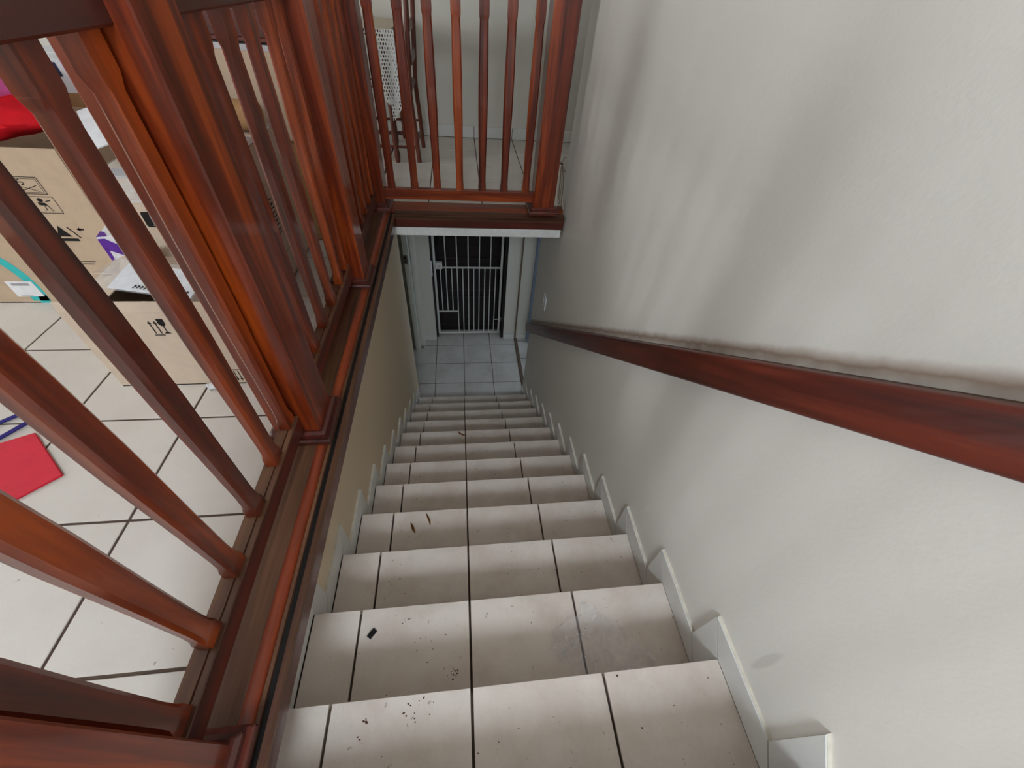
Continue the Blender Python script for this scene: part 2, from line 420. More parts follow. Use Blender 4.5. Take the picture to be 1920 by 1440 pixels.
# ------------------------------------------------------------------ staircase
st = struct(empty('staircase'))
core = [(-0.10, ZU - 0.012)]
core = []
NS = 12
prof = [(-0.097 - 0.3, ZL), (-0.097 - 0.3, ZU - 0.012)]
zprev = ZU - 0.012
prof.append((-0.097, ZU - 0.012))
prof_pts = [(-0.40, -0.40)]
pts = [(-0.097, ZU - 0.013)]
for i in range(NS):
    yn = Y0 + i * RUN; zt = -i * RISE - 0.011
    pts.append((yn - RUN - 0.010 if i else -0.105, zt)); pts.append((yn - 0.010, zt))
pts.append((Y0 + (NS - 1) * RUN - 0.010, ZL))
pts += [(0.4, ZL), (-0.5, -0.5), (-0.5, ZU - 0.013)]
pts[0] = (-0.105, ZU - 0.013)
prism('stair_core', pts, WL + 0.001, WR - 0.001, 'X', GROUT, st)
JX = [XL, 0.125, 0.462, 0.802, XR]
TT = 0.009
for i in range(-1, NS):
    yn = Y0 + i * RUN if i >= 0 else -0.097
    zt = -i * RISE if i >= 0 else ZU
    znext = -(i + 1) * RISE if i < NS - 1 else ZL
    yb = yn - RUN if i > 0 else -0.097
    for k in range(4):
        x0, x1 = JX[k], JX[k + 1]; cx = (x0 + x1) / 2; w = x1 - x0 - GAP
        if k == 3: cx += GAP / 4; w += GAP / 2
        if i >= 0:
            d = yn - yb - 0.002
            shared_box('tread_tile', (w, d, TT), TILE_S, st, (cx, yn - d / 2, zt - TT / 2), 0.0011)
        hgt = zt - TT - znext - 0.002
        shared_box('riser_tile', (w, 0.008, hgt), TILE_S, st, (cx, yn - 0.005, znext + hgt / 2 + 0.001), 0.0008)
# skirting tiles stepping down both walls
def band(side):
    b = struct(empty('baseboard_' + side)); xw, xf = (WR, XR) if side == 'right' else (WL, XL)
    h = 0.083
    def piece(name, quad, x0, x1, mat, shrink):
        cy = sum(p[0] for p in quad) / 4; cz = sum(p[1] for p in quad) / 4
        q = []
        for p in quad:
            d = math.hypot(p[0] - cy, p[1] - cz); f = (d - shrink) / d
            q.append((cy + (p[0] - cy) * f, cz + (p[1] - cz) * f))
        prism(name, q, x0, x1, 'X', mat, b)
    t = abs(xw - xf)
    sgn = -1 if side == 'right' else 1
    for i in range(-1, NS):
        yn = Y0 + i * RUN if i >= 0 else -0.097; zt = -i * RISE if i >= 0 else ZU
        zn = -(i + 1) * RISE if i < NS - 1 else ZL
        ynn = Y0 + (i + 1) * RUN if i < NS - 1 else (3.16 if side == 'right' else 3.10)
        v = [(yn, zt), (yn, zn), (yn + h, zn + h), (yn + h, zt + h)]
        piece('skirting_tile', v, xw, xf, SKIRT, 0.0022)
        piece('grout_backing', v, xw, xw + sgn * t * 0.72, GROUT_L, 0.0)
        e = h if i < NS - 1 else 0
        u = [(yn, zn), (ynn, zn), (ynn + e, zn + h), (yn + h, zn + h)]
        piece('skirting_tile', u, xw, xf, SKIRT, 0.0022)
        piece('grout_backing', u, xw, xw + sgn * t * 0.72, GROUT_L, 0.0)
    return b
band('right'); band('left')

# ------------------------------------------------------------------ lower floor
fl = struct(empty('floor_lower'))
box('screed', (-1.6, Y0 + (NS - 1) * RUN - 0.01, ZL - 0.1), (3.1, 4.62, ZL - 0.0025), GROUT, fl)
YB = Y0 + (NS - 1) * RUN + 0.0
tiles(fl, grid(0.1314, -1.5, 1.142), grid(3.3142, YB, 4.40), ZL, TILE_L, 'floor_tile')
tiles(fl, grid(1.142, 1.175, 3.0), grid(3.05, 2.95, 4.40), ZL, TILE_L, 'floor_tile', lambda x, y: True)
box('door_track', (1.142, 3.16, ZL - 0.002), (1.173, 4.12, ZL + 0.012), CABLE2, fl, 0.002)
# lower far wall with the doorway
YW = 4.12
def xz_wall(name, x0, x1, y0, y1, z0, z1, mat): return struct(box(name, (x0, y0, z0), (x1, y1, z1), mat))
xz_wall('wall_lower_far_left', -1.6, 0.125, YW, YW + 0.16, ZL - 0.1, 0.05, WALL)
xz_wall('wall_lower_far_right', 0.992, 1.44, YW, YW + 0.16, ZL - 0.1, 0.05, WALL)
xz_wall('wall_lower_far_head', 0.125, 0.992, YW, YW + 0.16, -0.10, 0.05, WALL)
xz_wall('wall_lower_side', -1.7, -1.6, 2.9, 4.3, ZL - 0.1, 0.05, WALL_BOUNCE)
xz_wall('wall_lower_near', -1.6, WL - 0.11, 2.98, 3.09, ZL - 0.1, 0.05, WALL_BOUNCE)
xz_wall('wall_lower_right_near', WR + 0.12, 3.1, 3.02, 3.14, ZL - 0.1, 0.05, WALL)
xz_wall('wall_lower_right_far', 1.44, 3.1, YW + 0.02, YW + 0.16, ZL - 0.1, 0.05, WALL)
bl = struct(empty('baseboard_lower'))
box('skirting_tile', (-0.04, YW - 0.011, ZL), (0.122, YW, ZL + 0.085), SKIRT, bl, 0.001)
box('skirting_tile', (0.995, YW - 0.011, ZL), (1.137, YW, ZL + 0.085), SKIRT, bl, 0.001)
box('skirting_tile', (1.176, YW - 0.011, ZL), (1.29, YW, ZL + 0.085), SKIRT, bl, 0.001)
# sliding-door guide standing on the track, and the side opening's frame, blue light in its colour
struct(box('trim_4', (1.140, YW - 0.02, ZL), (1.158, YW, 0.012), CABLE2, None, 0.002))
d2 = struct(empty('door_2'))
box('frame', (1.30, YW - 0.06, ZL), (1.345, YW, 0.012), BLUE_LIT, d2, 0.003)
box('frame', (1.352, YW - 0.11, ZL), (1.40, YW, 0.012), BLUE_LIT, d2, 0.003)
box('hinge', (1.338, YW - 0.075, ZL + 0.62), (1.356, YW - 0.058, ZL + 0.72), STEEL, d2, 0.002)
# dark door behind the gate
d1 = struct(empty('door_1'))
box('door_leaf', (0.125, 4.315, ZL + 0.005), (0.992, 4.36, -0.10), DARKDOOR, d1)
for z in (ZL + 0.10, ZL + 0.62, ZL + 1.2):
    box('door_board', (0.20, 4.300, z), (0.92, 4.316, z + 0.44), DARKDOOR, d1, 0.012)
box('door_frame', (0.125, YW + 0.05, ZL), (0.150, 4.315, -0.10), DARKDOOR, d1, 0.003)
box('door_frame', (0.960, YW + 0.02, ZL), (0.992, 4.315, -0.10), DARKDOOR, d1, 0.003)
# pale green door frame on the left with its lock keep
d3 = struct(empty('door_3'))
box('frame', (-0.178, 3.985, ZL), (-0.020, 4.12, 0.05), WALL, d3, 0.004)
box('frame', (-0.168, 3.945, ZL + 0.02), (-0.132, 3.986, 0.05), MINT2, d3, 0.004)
box('frame', (-0.064, 3.945, ZL + 0.02), (-0.030, 3.986, 0.05), WALL, d3, 0.004)
box('foot_block', (-0.172, 3.94, ZL), (-0.026, 3.99, ZL + 0.045), MINT2, d3, 0.003)
box('door_stop', (-0.128, 3.900, ZL + 0.002), (-0.068, 3.986, 0.05), MINT, d3, 0.004)
box('lock_keep', (-0.132, 3.8975, ZL + 1.20), (-0.086, 3.901, ZL + 1.30), STEEL, d3, 0.001)
box('key_hole', (-0.120, 3.8965, ZL + 1.262), (-0.100, 3.8985, ZL + 1.280), BLACK, d3, 0.002)
box('key_hole', (-0.112, 3.8965, ZL + 1.222), (-0.098, 3.8985, ZL + 1.246), BLACK, d3, 0.002)

# ------------------------------------------------------------------ timber edging of the stairwell
t1 = struct(empty('trim_1'))
F = AY - 0.070                       # front of the far fascia
FX, ZF0 = 0.070, 0.112               # face of the left fascia, its lower edge
YA, YE = -0.6, F
prism('cap_board', [(-0.052, ZU - 0.03), (-0.052, ZU + 0.004), (0.012, ZU + 0.004), (0.014, ZU + 0.002), (0.014, ZU - 0.03)], YA, YE + 0.15, 'Y', W_CAPY, t1)
qr = [(0.0145, ZU - 0.03), (0.0145, ZU + 0.003)] + [(0.0145 + 0.023 * math.sin(a), ZU - 0.020 + 0.023 * math.cos(a)) for a in [math.radians(12 * i) for i in range(1, 8)]] + [(0.0375, ZU - 0.03)]
prism('bead', qr, YA, YE + 0.06, 'Y', W_ORY, t1, 40)
prism('cap_board', [(0.038, ZU - 0.03), (0.038, ZU - 0.016), (0.046, ZU - 0.017), (0.046, ZU - 0.03)], YA, YE + 0.03, 'Y', W_CAPY, t1)
prism('groove', [(0.0462, ZU - 0.04), (0.0462, ZU - 0.026), (0.0605, ZU - 0.026), (0.0605, ZU - 0.04)], YA, YE + 0.03, 'Y', INK, t1)
prism('cap_board', [(0.0605, ZU - 0.05), (0.0605, ZU - 0.018), (0.071, ZU - 0.019), (0.075, ZU - 0.024), (0.075, ZU - 0.032), (0.072, ZU - 0.037), (FX, ZU - 0.05)], YA, YE + 0.008, 'Y', W_CAPY, t1, 40)
prism('fascia_board', [(WL, ZF0), (WL, ZU - 0.04), (FX, ZU - 0.045), (FX, ZF0 + 0.004), (FX - 0.004, ZF0)], YA, YE + 0.002, 'Y', W_DY, t1)
t2 = struct(empty('trim_2'))
prism('cap_board', [(AY + 0.084, ZU - 0.03), (AY + 0.084, ZU - 0.001), (AY + 0.070, ZU + 0.001), (F + 0.085, ZU), (F + 0.054, ZU - 0.010), (F + 0.052, ZU - 0.03)], 0.030, WR - 0.008, 'X', W_ORX, t2)
prism('ledge', [(F + 0.052, ZU - 0.05), (F + 0.052, ZU - 0.013), (F + 0.002, ZU - 0.017), (F - 0.004, ZU - 0.021), (F - 0.004, ZU - 0.028), (F, ZU - 0.034), (F, ZU - 0.05)], FX, WR - 0.010, 'X', W_CAPX, t2, 40)
prism('fascia_board', [(F, ZU - 0.05), (F, ZF0 + 0.004), (F + 0.004, ZF0), (F + 0.05, ZF0), (F + 0.05, ZU - 0.05)], FX, WR - 0.012, 'X', W_DX, t2)

# ================================================================== RAILING
rl = empty('stair_railing', (AX, 0, ZU))
tag(rl, 'reddish varnished wooden railing with square newels and slender balusters around the stairwell', 'railing')
OFF = Vector((AX, 0, ZU))
def rel(o): o.parent = rl; o.location = Vector(o.location) - OFF; return o
ZB0, ZB1, ZH = ZU + 0.055, ZU + 0.111, 1.163    # bottom rail, handrail underside
def octo(w, c): return [(w, w - c), (w - c, w), (-(w - c), w), (-w, w - c), (-w, -(w - c)), (-(w - c), -w), (w - c, -w), (w, -(w - c))]
def loft(name, secs, mat, smooth=35):
    bm = bmesh.new(); rings = []
    for z, w, c in secs: rings.append([bm.verts.new((x, y, z)) for x, y in octo(w, c)])
    for a, b in zip(rings, rings[1:]):
        for k in range(8): bm.faces.new((a[k], a[(k + 1) % 8], b[(k + 1) % 8], b[k]))
    bm.faces.new(rings[0][::-1]); bm.faces.new(rings[-1])
    me = from_bm(bm, name, smooth); me.materials.append(mat); return me
def baluster_mesh():
    # square section whose corners are planed off between the two square ends
    def sec(w, c):
        e = 0.28 * c; wx, wy = w * 0.70, w * 1.10
        P = [(wx, wy - c - e), (wx, wy - c), (wx - c, wy), (wx - c - e, wy)]
        Q = [(-x, y) for x, y in P[::-1]]
        return P + Q + [(-x, -y) for x, y in P] + [(-x, -y) for x, y in Q]
    L = ZH - ZB1
    S_ = [(0.0, 0.0200, 0.0006), (0.024, 0.0200, 0.0006), (0.031, 0.0200, 0.0030), (0.042, 0.0186, 0.0058), (0.080, 0.0180, 0.0060), (0.22, 0.0194, 0.0062),
          (0.40, 0.0222, 0.0068), (0.56, 0.0222, 0.0068), (L - 0.14, 0.0200, 0.0062), (L - 0.070, 0.0190, 0.0060), (L - 0.058, 0.0206, 0.0030), (L - 0.048, 0.0216, 0.0008), (L + 0.034, 0.0216, 0.0006)]
    bm = bmesh.new(); rings = [[bm.verts.new((x, y, z)) for x, y in sec(w, c)] for z, w, c in S_]
    for a, b in zip(rings, rings[1:]):
        for k in range(16): bm.faces.new((a[k], a[(k + 1) % 16], b[(k + 1) % 16], b[k]))
    bm.faces.new(rings[0][::-1]); bm.faces.new(rings[-1])
    me = from_bm(bm, 'baluster', 28); me.materials.append(W_Z); return me
NW = 0.065
newel_me = loft('newel_post', [(0, NW, 0.0035), (1.02, NW, 0.0035), (1.035, NW, 0.003), (1.10, NW, 0.003), (1.105, NW + 0.008, 0.003), (1.122, NW + 0.008, 0.003), (1.15, 0.03, 0.002)], W_Z)
def plinth_mesh(z0, z1, w0, w1, nm):
    bm = bmesh.new(); q = []
    for z, w in ((z0, w0), (z1 - 0.006, w0), (z1, w1)): q.append([bm.verts.new((x, y, z)) for x, y in octo(w, 0.003)])
    for a, b in zip(q, q[1:]):
        for k in range(8): bm.faces.new((a[k], a[(k + 1) % 8], b[(k + 1) % 8], b[k]))
    bm.faces.new(q[0][::-1]); bm.faces.new(q[-1])
    me = from_bm(bm, nm); me.materials.append(W_DY); return me
pl1 = plinth_mesh(0.004, 0.024, 0.092, 0.088, 'plinth'); pl2 = plinth_mesh(0.024, 0.044, 0.080, 0.072, 'plinth_moulding')
bal_me = baluster_mesh()
NY = [0.019, 0.857, 1.712, AY]
NX4 = 0.982
newels = [(AX, y) for y in NY] + [(NX4, AY)]
for x, y in newels:
    n = link('newel_post', newel_me, None, rl, (x - AX, y, 0))
    link('plinth', pl1, None, n); link('plinth_moulding', pl2, None, n)
BAYS = [[0.114, 0.243, 0.371, 0.507, 0.646, 0.764], [0.952, 1.088, 1.223, 1.363, 1.512, 1.624], None]
for a, b, ys in zip(NY, NY[1:], BAYS):
    lo, hi = a + NW, b - NW; n = 6
    first, last = lo + 0.030, hi - 0.030
    for k in range(n):
        link('baluster', bal_me, None, rl, (0, ys[k] if ys else first + (last - first) * k / (n - 1), ZB1 - ZU))
    L = hi - lo
    def rail(name, prof, mat):
        o = prism(name, prof, lo, hi, 'Y', mat); return rel(o)
    rail('bottom_rail', [(AX - 0.022, ZB0), (AX - 0.022, ZB1 - 0.004), (AX + 0.022, ZB1 - 0.004), (AX + 0.022, ZB0)], W_DY)
    rail('rail_strip', [(AX - 0.022, ZB1 - 0.004), (AX - 0.021, ZB1), (AX + 0.006, ZB1), (AX + 0.007, ZB1 - 0.004)], W_CAPY)
    rail('rail_strip', [(AX + 0.0095, ZB1 - 0.004), (AX + 0.010, ZB1), (AX + 0.021, ZB1), (AX + 0.022, ZB1 - 0.004)], W_CAPY)
    hp = [(AX - 0.030, ZH), (AX - 0.034, ZH + 0.004), (AX - 0.034, ZH + 0.05), (AX - 0.030, ZH + 0.068), (AX - 0.018, ZH + 0.080), (AX, ZH + 0.084), (AX + 0.018, ZH + 0.080), (AX + 0.030, ZH + 0.068), (AX + 0.034, ZH + 0.05), (AX + 0.034, ZH + 0.004), (AX + 0.030, ZH)]
    o = rail('handrail', hp, W_DY)
lo, hi = AX + NW, NX4 - NW
for k in range(7):
    link('baluster', bal_me, None, rl, (0.069 + 0.1333 * k - AX, AY, ZB1 - ZU)).rotation_euler = (0, 0, math.pi / 2)
rel(prism('bottom_rail', [(AY - 0.022, ZB0), (AY - 0.022, ZB1 - 0.002), (AY - 0.020, ZB1), (AY + 0.020, ZB1), (AY + 0.022, ZB1 - 0.002), (AY + 0.022, ZB0)], lo, hi, 'X', W_X))
rel(prism('handrail', [(AY - 0.030, ZH + 0.032), (AY - 0.034, ZH + 0.036), (AY - 0.034, ZH + 0.07), (AY - 0.018, ZH + 0.092), (AY, ZH + 0.096), (AY + 0.018, ZH + 0.092), (AY + 0.034, ZH + 0.07), (AY + 0.034, ZH + 0.036), (AY + 0.030, ZH + 0.032)], lo, hi, 'X', W_DX))

# ------------------------------------------------------------------ handrail board on the right wall
hr = empty('wall_handrail', (WR, 1.4, 0.1))
tag(hr, 'broad dark wooden handrail board fixed along the white stair wall', 'handrail')
sl_ = -0.7185; ya, yb_ = -0.55, 3.135
ztop = lambda y: 0.951 + sl_ * (y - 0.233)
PITCH = math.atan(sl_); YM = 1.4
def sloped(name, x0, x1, d0, d1, mat, bev=0.006, ya=ya, yb_=yb_):
    """board following the stair pitch; d0,d1 depth range below the top line"""
    c = math.cos(PITCH)
    bm = bmesh.new(); add_box(bm, (x0 - WR, (ya - YM) / c, -d1 * c), (x1 - WR, (yb_ - YM) / c, -d0 * c))
    if bev: bmesh.ops.bevel(bm, geom=bm.edges[:], offset=bev, segments=3, affect='EDGES', profile=0.5)
    o = link(name, from_bm(bm, name, 40), mat, hr, (0, 0, ztop(YM) - 0.1)); o.rotation_euler = (PITCH, 0, 0)
    return o
sloped('rail_board', 1.078, 1.112, 0.0, 0.106, W_HAND, 0.009)
sloped('backing_strip', 1.1115, WR + 0.002, 0.004, 0.090, W_HAND2, 0.0)

# ------------------------------------------------------------------ white switch plate on the right wall
so = empty('light_switch', (WR, 2.695, -0.59))
tag(so, 'small white switch plate with three rockers on the stair wall above the handrail', 'switch')
box('plate', (-0.010, -0.042, -0.058), (0.0, 0.042, 0.058), PAPER, so, 0.003)
for dz in (-0.028, 0.0, 0.028): box('rocker', (-0.0155, 0.004, dz - 0.009), (-0.0095, 0.020, dz + 0.009), PAPER, so, 0.002)

# ------------------------------------------------------------------ white barred security gate
gt = empty('security_gate', (0.545, 4.19, ZL + 0.05))
tag(gt, 'white barred steel security gate in front of the dark door', 'gate')
gx, gy, gz = 0.545, 4.19, ZL + 0.05
def bar(name, x0, z0, x1, z1, r): return tube(name, [(x0 - gx, 0, z0 - gz), (x1 - gx, 0, z1 - gz)], r, GATE, gt, 8)
GB, GTOP = ZL + 0.055, -0.17
def sq(name, lo, hi): return box(name, (lo[0] - gx, -0.012, lo[1] - gz), (hi[0] - gx, 0.012, hi[1] - gz), GATE, gt, 0.005)
sq('gate_frame', (0.150, GB), (0.176, GTOP)); sq('gate_frame', (0.918, GB), (0.944, GTOP))
sq('gate_frame', (0.160, GB - 0.008), (0.934, GB + 0.018)); sq('gate_frame', (0.160, GTOP - 0.01), (0.934, GTOP + 0.016))
ZM, ZF = -1.14, -1.745
sq('cross_bar', (0.176, ZM - 0.008), (0.918, ZM + 0.008)); sq('cross_bar', (0.176, ZF - 0.008), (0.421, ZF + 0.008))
step = 0.0640
for k in range(1, 12):
    x = 0.161 + step * k
    long = k % 2 == 0
    top = GTOP if long else ZM
    bot = ZF if k <= 3 else GB
    bar('gate_bar', x, bot, x, top, 0.0062)
box('lock_box', (0.172 - gx, -0.024, -1.150 - gz), (0.250 - gx, 0.018, -1.070 - gz), GATE, gt, 0.004)
box('key_slot', (0.205 - gx, -0.0255, -1.115 - gz), (0.228 - gx, -0.0235, -1.106 - gz), BLACK, gt)
bar('bolt', 0.868, -1.875, 0.985, -1.875, 0.006)
box('bolt_bracket', (0.946 - gx, -0.012, -1.900 - gz), (0.970 - gx, 0.012, -1.840 - gz), STEEL, gt, 0.003)
box('lock_shield', (0.116 - gx, -0.075, -1.215 - gz), (0.140 - gx, -0.060, -1.02 - gz), PAPER, gt, 0.006)

# ================================================================== THINGS ON THE UPPER FLOOR
def cardbox(name, label, x0, x1, y0, y1, z0, z1, mat, rz=0, opened=False, group=None, flaps=()):
    cx, cy = (x0 + x1) / 2, (y0 + y1) / 2
    e = empty(name, (cx, cy, z0), rz); tag(e, label, 'box', group)
    w, d, h, t = (x1 - x0) / 2, (y1 - y0) / 2, z1 - z0, 0.004
    bm = bmesh.new()
    add_box(bm, (-w, -d, 0), (w, d, t))
    add_box(bm, (-w, -d, 0), (w, -d + t, h)); add_box(bm, (-w, d - t, 0), (w, d, h))
    add_box(bm, (-w, -d + t, 0), (-w + t, d - t, h)); add_box(bm, (w - t, -d + t, 0), (w, d - t, h))
    link('body', from_bm(bm, 'body'), mat, e)
    for side, ang, ln in flaps:
        bm = bmesh.new()
        L = {'front': 2 * w, 'back': 2 * w, 'left': 2 * d, 'right': 2 * d}[side]
        add_box(bm, (-L / 2 + 0.003, 0, -0.002), (L / 2 - 0.003, ln, 0.002), 0.001)
        # ang: 0 = closed flat over the box, 90 = standing up, >90 leaning outwards
        R = Matrix.Rotation(math.radians(ang), 4, 'X')
        base = {'front': Matrix.Translation((0, -d, h)) @ Matrix.Rotation(0, 4, 'Z'), 'back': Matrix.Translation((0, d, h)) @ Matrix.Rotation(math.pi, 4, 'Z'),
                'left': Matrix.Translation((-w, 0, h)) @ Matrix.Rotation(-math.pi / 2, 4, 'Z'), 'right': Matrix.Translation((w, 0, h)) @ Matrix.Rotation(math.pi / 2, 4, 'Z')}[side]
        bmesh.ops.transform(bm, matrix=base @ R, verts=bm.verts)
        link('flap', from_bm(bm, 'flap'), mat, e)
    return e, (w, d, h)
def face_front(w, d, h): return ((-w, -d, 0), (1, 0, 0), (0, 0, 1), (0, -1, 0))
def face_right(w, d, h): return ((w, -d, 0), (0, 1, 0), (0, 0, 1), (1, 0, 0))
# front box with arrows and glass
bB, (w, d, h) = cardbox('cardboard_box', 'pale cardboard box with up arrows and a wine glass symbol, half closed flaps', -0.662, -0.20, 1.043, 1.36, ZU, 0.505, CARD2,
    flaps=(('front', 82, 0.034), ('left', 16, 0.15), ('back', 9, 0.15), ('right', 6, 0.14)))
fr = face_front(w, d, h)
def arrows(u, v, hh, dw):
    P = []
    for k in (0, 1):
        x = u + dw * k
        P += strokes([(x, v), (x, v + hh * 0.8)], 0.0034)
        P.append([(x - 0.006, v + hh * 0.78), (x + 0.006, v + hh * 0.78), (x, v + hh)])
    P += strokes([(u - 0.006, v - 0.006), (u + dw + 0.007, v - 0.006)], 0.0034)
    return P
def glass(u, v, hh):
    return [[(u - 0.0095, v + hh), (u + 0.0095, v + hh), (u + 0.0095, v + hh * 0.66), (u + 0.005, v + hh * 0.52), (u - 0.005, v + hh * 0.52), (u - 0.0095, v + hh * 0.66)]] + \
        strokes([(u, v + hh * 0.53), (u, v + hh * 0.1)], 0.003) + [[(u - 0.010, v), (u + 0.010, v), (u + 0.003, v + hh * 0.12), (u - 0.003, v + hh * 0.12)]]
flat('printed_symbol', arrows(0.214, 0.220, 0.046, 0.0155), fr, INK, bB)
flat('printed_symbol', glass(0.2465, 0.219, 0.054), fr, INK, bB)
P = []
for k in (0, 1):
    x = 0.364 + 0.013 * k
    P += strokes([(x, 0.060), (x, 0.024)], 0.0032); P.append([(x - 0.005, 0.026), (x, 0.014), (x + 0.005, 0.026)])
P += strokes([(0.356, 0.065), (0.384, 0.065)], 0.0034)
flat('printed_symbol', P, fr, INK, bB)
# document pouch on the flaps
po = empty('document_pouch', (-0.425, 1.125, 0.566), 0.30)
tag(po, 'clear plastic pouch holding a printed white delivery slip, lying on box flaps', 'pouch')
bm = bmesh.new(); add_box(bm, (-0.15, -0.06, 0), (0.15, 0.06, 0.003)); link('sleeve', from_bm(bm, 'sleeve'), POUCH, po)
box('slip', (-0.10, -0.056, 0.0005), (0.145, 0.045, 0.0022), PAPER, po)
rr = random.Random(3)
P = []; x = -0.03
while x < 0.13:
    P += strokes([(x, -0.048 + rr.uniform(0, .004)), (x + 0.006, -0.036 + rr.uniform(-.004, .002))], 0.0035); P += strokes([(x + 0.001, -0.036), (x + 0.009, -0.040)], 0.0035); x += 0.011
flat('printed_line', P, ((0, 0, 0.0032), (1, 0, 0), (0, 1, 0), (0, 0, 1)), INK, po)
po.rotation_euler = (math.radians(14), 0, -0.22)
# big box with handling symbols and the teal mark
bA, (w, d, h) = cardbox('cardboard_box', 'large open cardboard box with teal curve, white sticker and boxed handling symbols', -1.52, -0.785, 1.526, 2.02, ZU, 0.775, CARD,
    flaps=(('left', 150, 0.2),))
fr = face_front(w, d, h); U = lambda X: X + 1.52; V = lambda Z: Z - ZU
P = frame_rect(U(-0.985), V(0.637), U(-0.895), V(0.690), 0.002) + frame_rect(U(-0.979), V(0.642), U(-0.901), V(0.685), 0.0014)
P += strokes([(U(-0.948), V(0.682)), (U(-0.958), V(0.680)), (U(-0.956), V(0.674)), (U(-0.944), V(0.674)), (U(-0.942), V(0.668)), (U(-0.952), V(0.665))], 0.003)
P += strokes([(U(-0.965), V(0.662)), (U(-0.910), V(0.645))], 0.002) + strokes([(U(-0.965), V(0.645)), (U(-0.910), V(0.664))], 0.002)
P += frame_rect(U(-0.958), V(0.574), U(-0.888), V(0.628), 0.002)
P += [ngon(U(-0.932), V(0.617), 0.0085, 0.007)] + strokes([(U(-0.944), V(0.605)), (U(-0.922), V(0.603))], 0.010) + strokes([(U(-0.918), V(0.613)), (U(-0.902), V(0.616))], 0.003)
P += strokes([(U(-0.922), V(0.604)), (U(-0.914), V(0.580))], 0.0025) + strokes([(U(-0.930), V(0.598)), (U(-0.930), V(0.585)), (U(-0.938), V(0.583))], 0.0025)
P += [[(U(-0.960), V(0.490)), (U(-0.915), V(0.490)), (U(-0.938), V(0.530))]] + strokes([(U(-0.978), V(0.478)), (U(-0.900), V(0.478))], 0.010) + strokes([(U(-0.912), V(0.525)), (U(-0.890), V(0.485))], 0.005)
P += strokes([(U(-0.880), V(0.517)), (U(-0.862), V(0.517))], 0.005) + [[(U(-0.886), V(0.517)), (U(-0.874), V(0.524)), (U(-0.874), V(0.510))]]
P += strokes([(U(-1.075), V(0.505)), (U(-1.042), V(0.505))], 0.006) + [[(U(-1.030), V(0.505)), (U(-1.044), V(0.514)), (U(-1.044), V(0.496))]]
for k, (a, b) in enumerate([(0.0, 0.045), (0.012, 0.05), (0.02, 0.05), (0.03, 0.055)]):
    P += strokes([(U(-1.135 + a), V(0.385 - 0.012 * k)), (U(-1.135 + a + b), V(0.385 - 0.012 * k))], 0.004)
P += strokes([(U(-0.96), V(0.392)), (U(-0.90), V(0.392))], 0.002) + strokes([(U(-0.95), V(0.382)), (U(-0.91), V(0.382))], 0.003)
flat('printed_symbol', P, fr, INK, bA)
arc = []
cx_, cz_, r0, r1 = U(-1.40), V(0.27), 0.205, 0.238
for i in range(14):
    a, b = math.radians(96 - 8.2 * i), math.radians(96 - 8.2 * (i + 1))
    arc.append([(cx_ + r0 * math.cos(a), cz_ + r0 * math.sin(a)), (cx_ + r1 * math.cos(a), cz_ + r1 * math.sin(a)), (cx_ + r1 * math.cos(b), cz_ + r1 * math.sin(b)), (cx_ + r0 * math.cos(b), cz_ + r0 * math.sin(b))])
arc.append([(U(-1.225), V(0.219)), (U(-1.165), V(0.219)), (U(-1.165), V(0.246)), (U(-1.225), V(0.246))])
flat('printed_curve', arc, fr, TEAL, bA, 0.0006)
stk = flat('sticker', [[(U(-1.265), V(0.238)), (U(-1.172), V(0.240)), (U(-1.174), V(0.307)), (U(-1.265), V(0.307))]], fr, PAPER, bA, 0.0014)
flat('barcode', [[(U(-1.250), V(0.288)), (U(-1.190), V(0.288)), (U(-1.190), V(0.299)), (U(-1.250), V(0.299))]] + strokes([(U(-1.25), V(0.243)), (U(-1.21), V(0.243))], 0.002), fr, GREYINK, stk, 0.0018)
# box C behind the front one
bC, (w, d, h) = cardbox('cardboard_box', 'tall pale cardboard box with dark badge print and shrink film on its top', -0.63, -0.295, 1.40, 2.03, ZU + 0.012, 0.745, CARD2, flaps=(('front', 2, 0.2), ('back', 2, 0.2)))
fr = face_front(w, d, h); U = lambda X: X + 0.63; V = lambda Z: Z - ZU - 0.012
flat('printed_badge', [[(U(-0.552), V(0.590)), (U(-0.470), V(0.590)), (U(-0.466), V(0.596)), (U(-0.466), V(0.634)), (U(-0.470), V(0.640)), (U(-0.552), V(0.640)), (U(-0.556), V(0.634)), (U(-0.556), V(0.596))]], fr, INK, bC)
flat('printed_mark', strokes([(U(-0.530), V(0.600)), (U(-0.530), V(0.630))], 0.005) + strokes([(U(-0.515), V(0.600)), (U(-0.515), V(0.630))], 0.005) + strokes([(U(-0.536), V(0.597)), (U(-0.509), V(0.597))], 0.003), fr, GREYINK, bC, 0.0014)
box('foil_strip', (U(-0.506) - w, -d - 0.004, V(0.575)), (U(-0.496) - w, -d, V(0.626)), SILVER, bC, 0.001)
P = strokes([(U(-0.542), V(0.432)), (U(-0.515), V(0.432))], 0.007) + strokes([(U(-0.538), V(0.470)), (U(-0.534), V(0.445)), (U(-0.522), V(0.445)), (U(-0.518), V(0.470)), (U(-0.538), V(0.470))], 0.002) + strokes([(U(-0.541), V(0.445)), (U(-0.517), V(0.47))], 0.002)
cpt = [(U(-0.492) + 0.016 * math.cos(math.radians(a)), V(0.455) + 0.018 * math.sin(math.radians(a))) for a in range(60, 301, 24)]
flat('printed_symbol', P + strokes(cpt, 0.004), fr, INK, bC)
bm = bmesh.new(); add_box(bm, (-w - 0.001, -d - 0.003, h - 0.075), (w + 0.001, -d - 0.0018, h)); add_box(bm, (-w - 0.001, -d - 0.003, h + 0.006), (w + 0.001, -d + 0.25, h + 0.0075))
link('shrink_film', from_bm(bm, 'film'), FILM, bC)
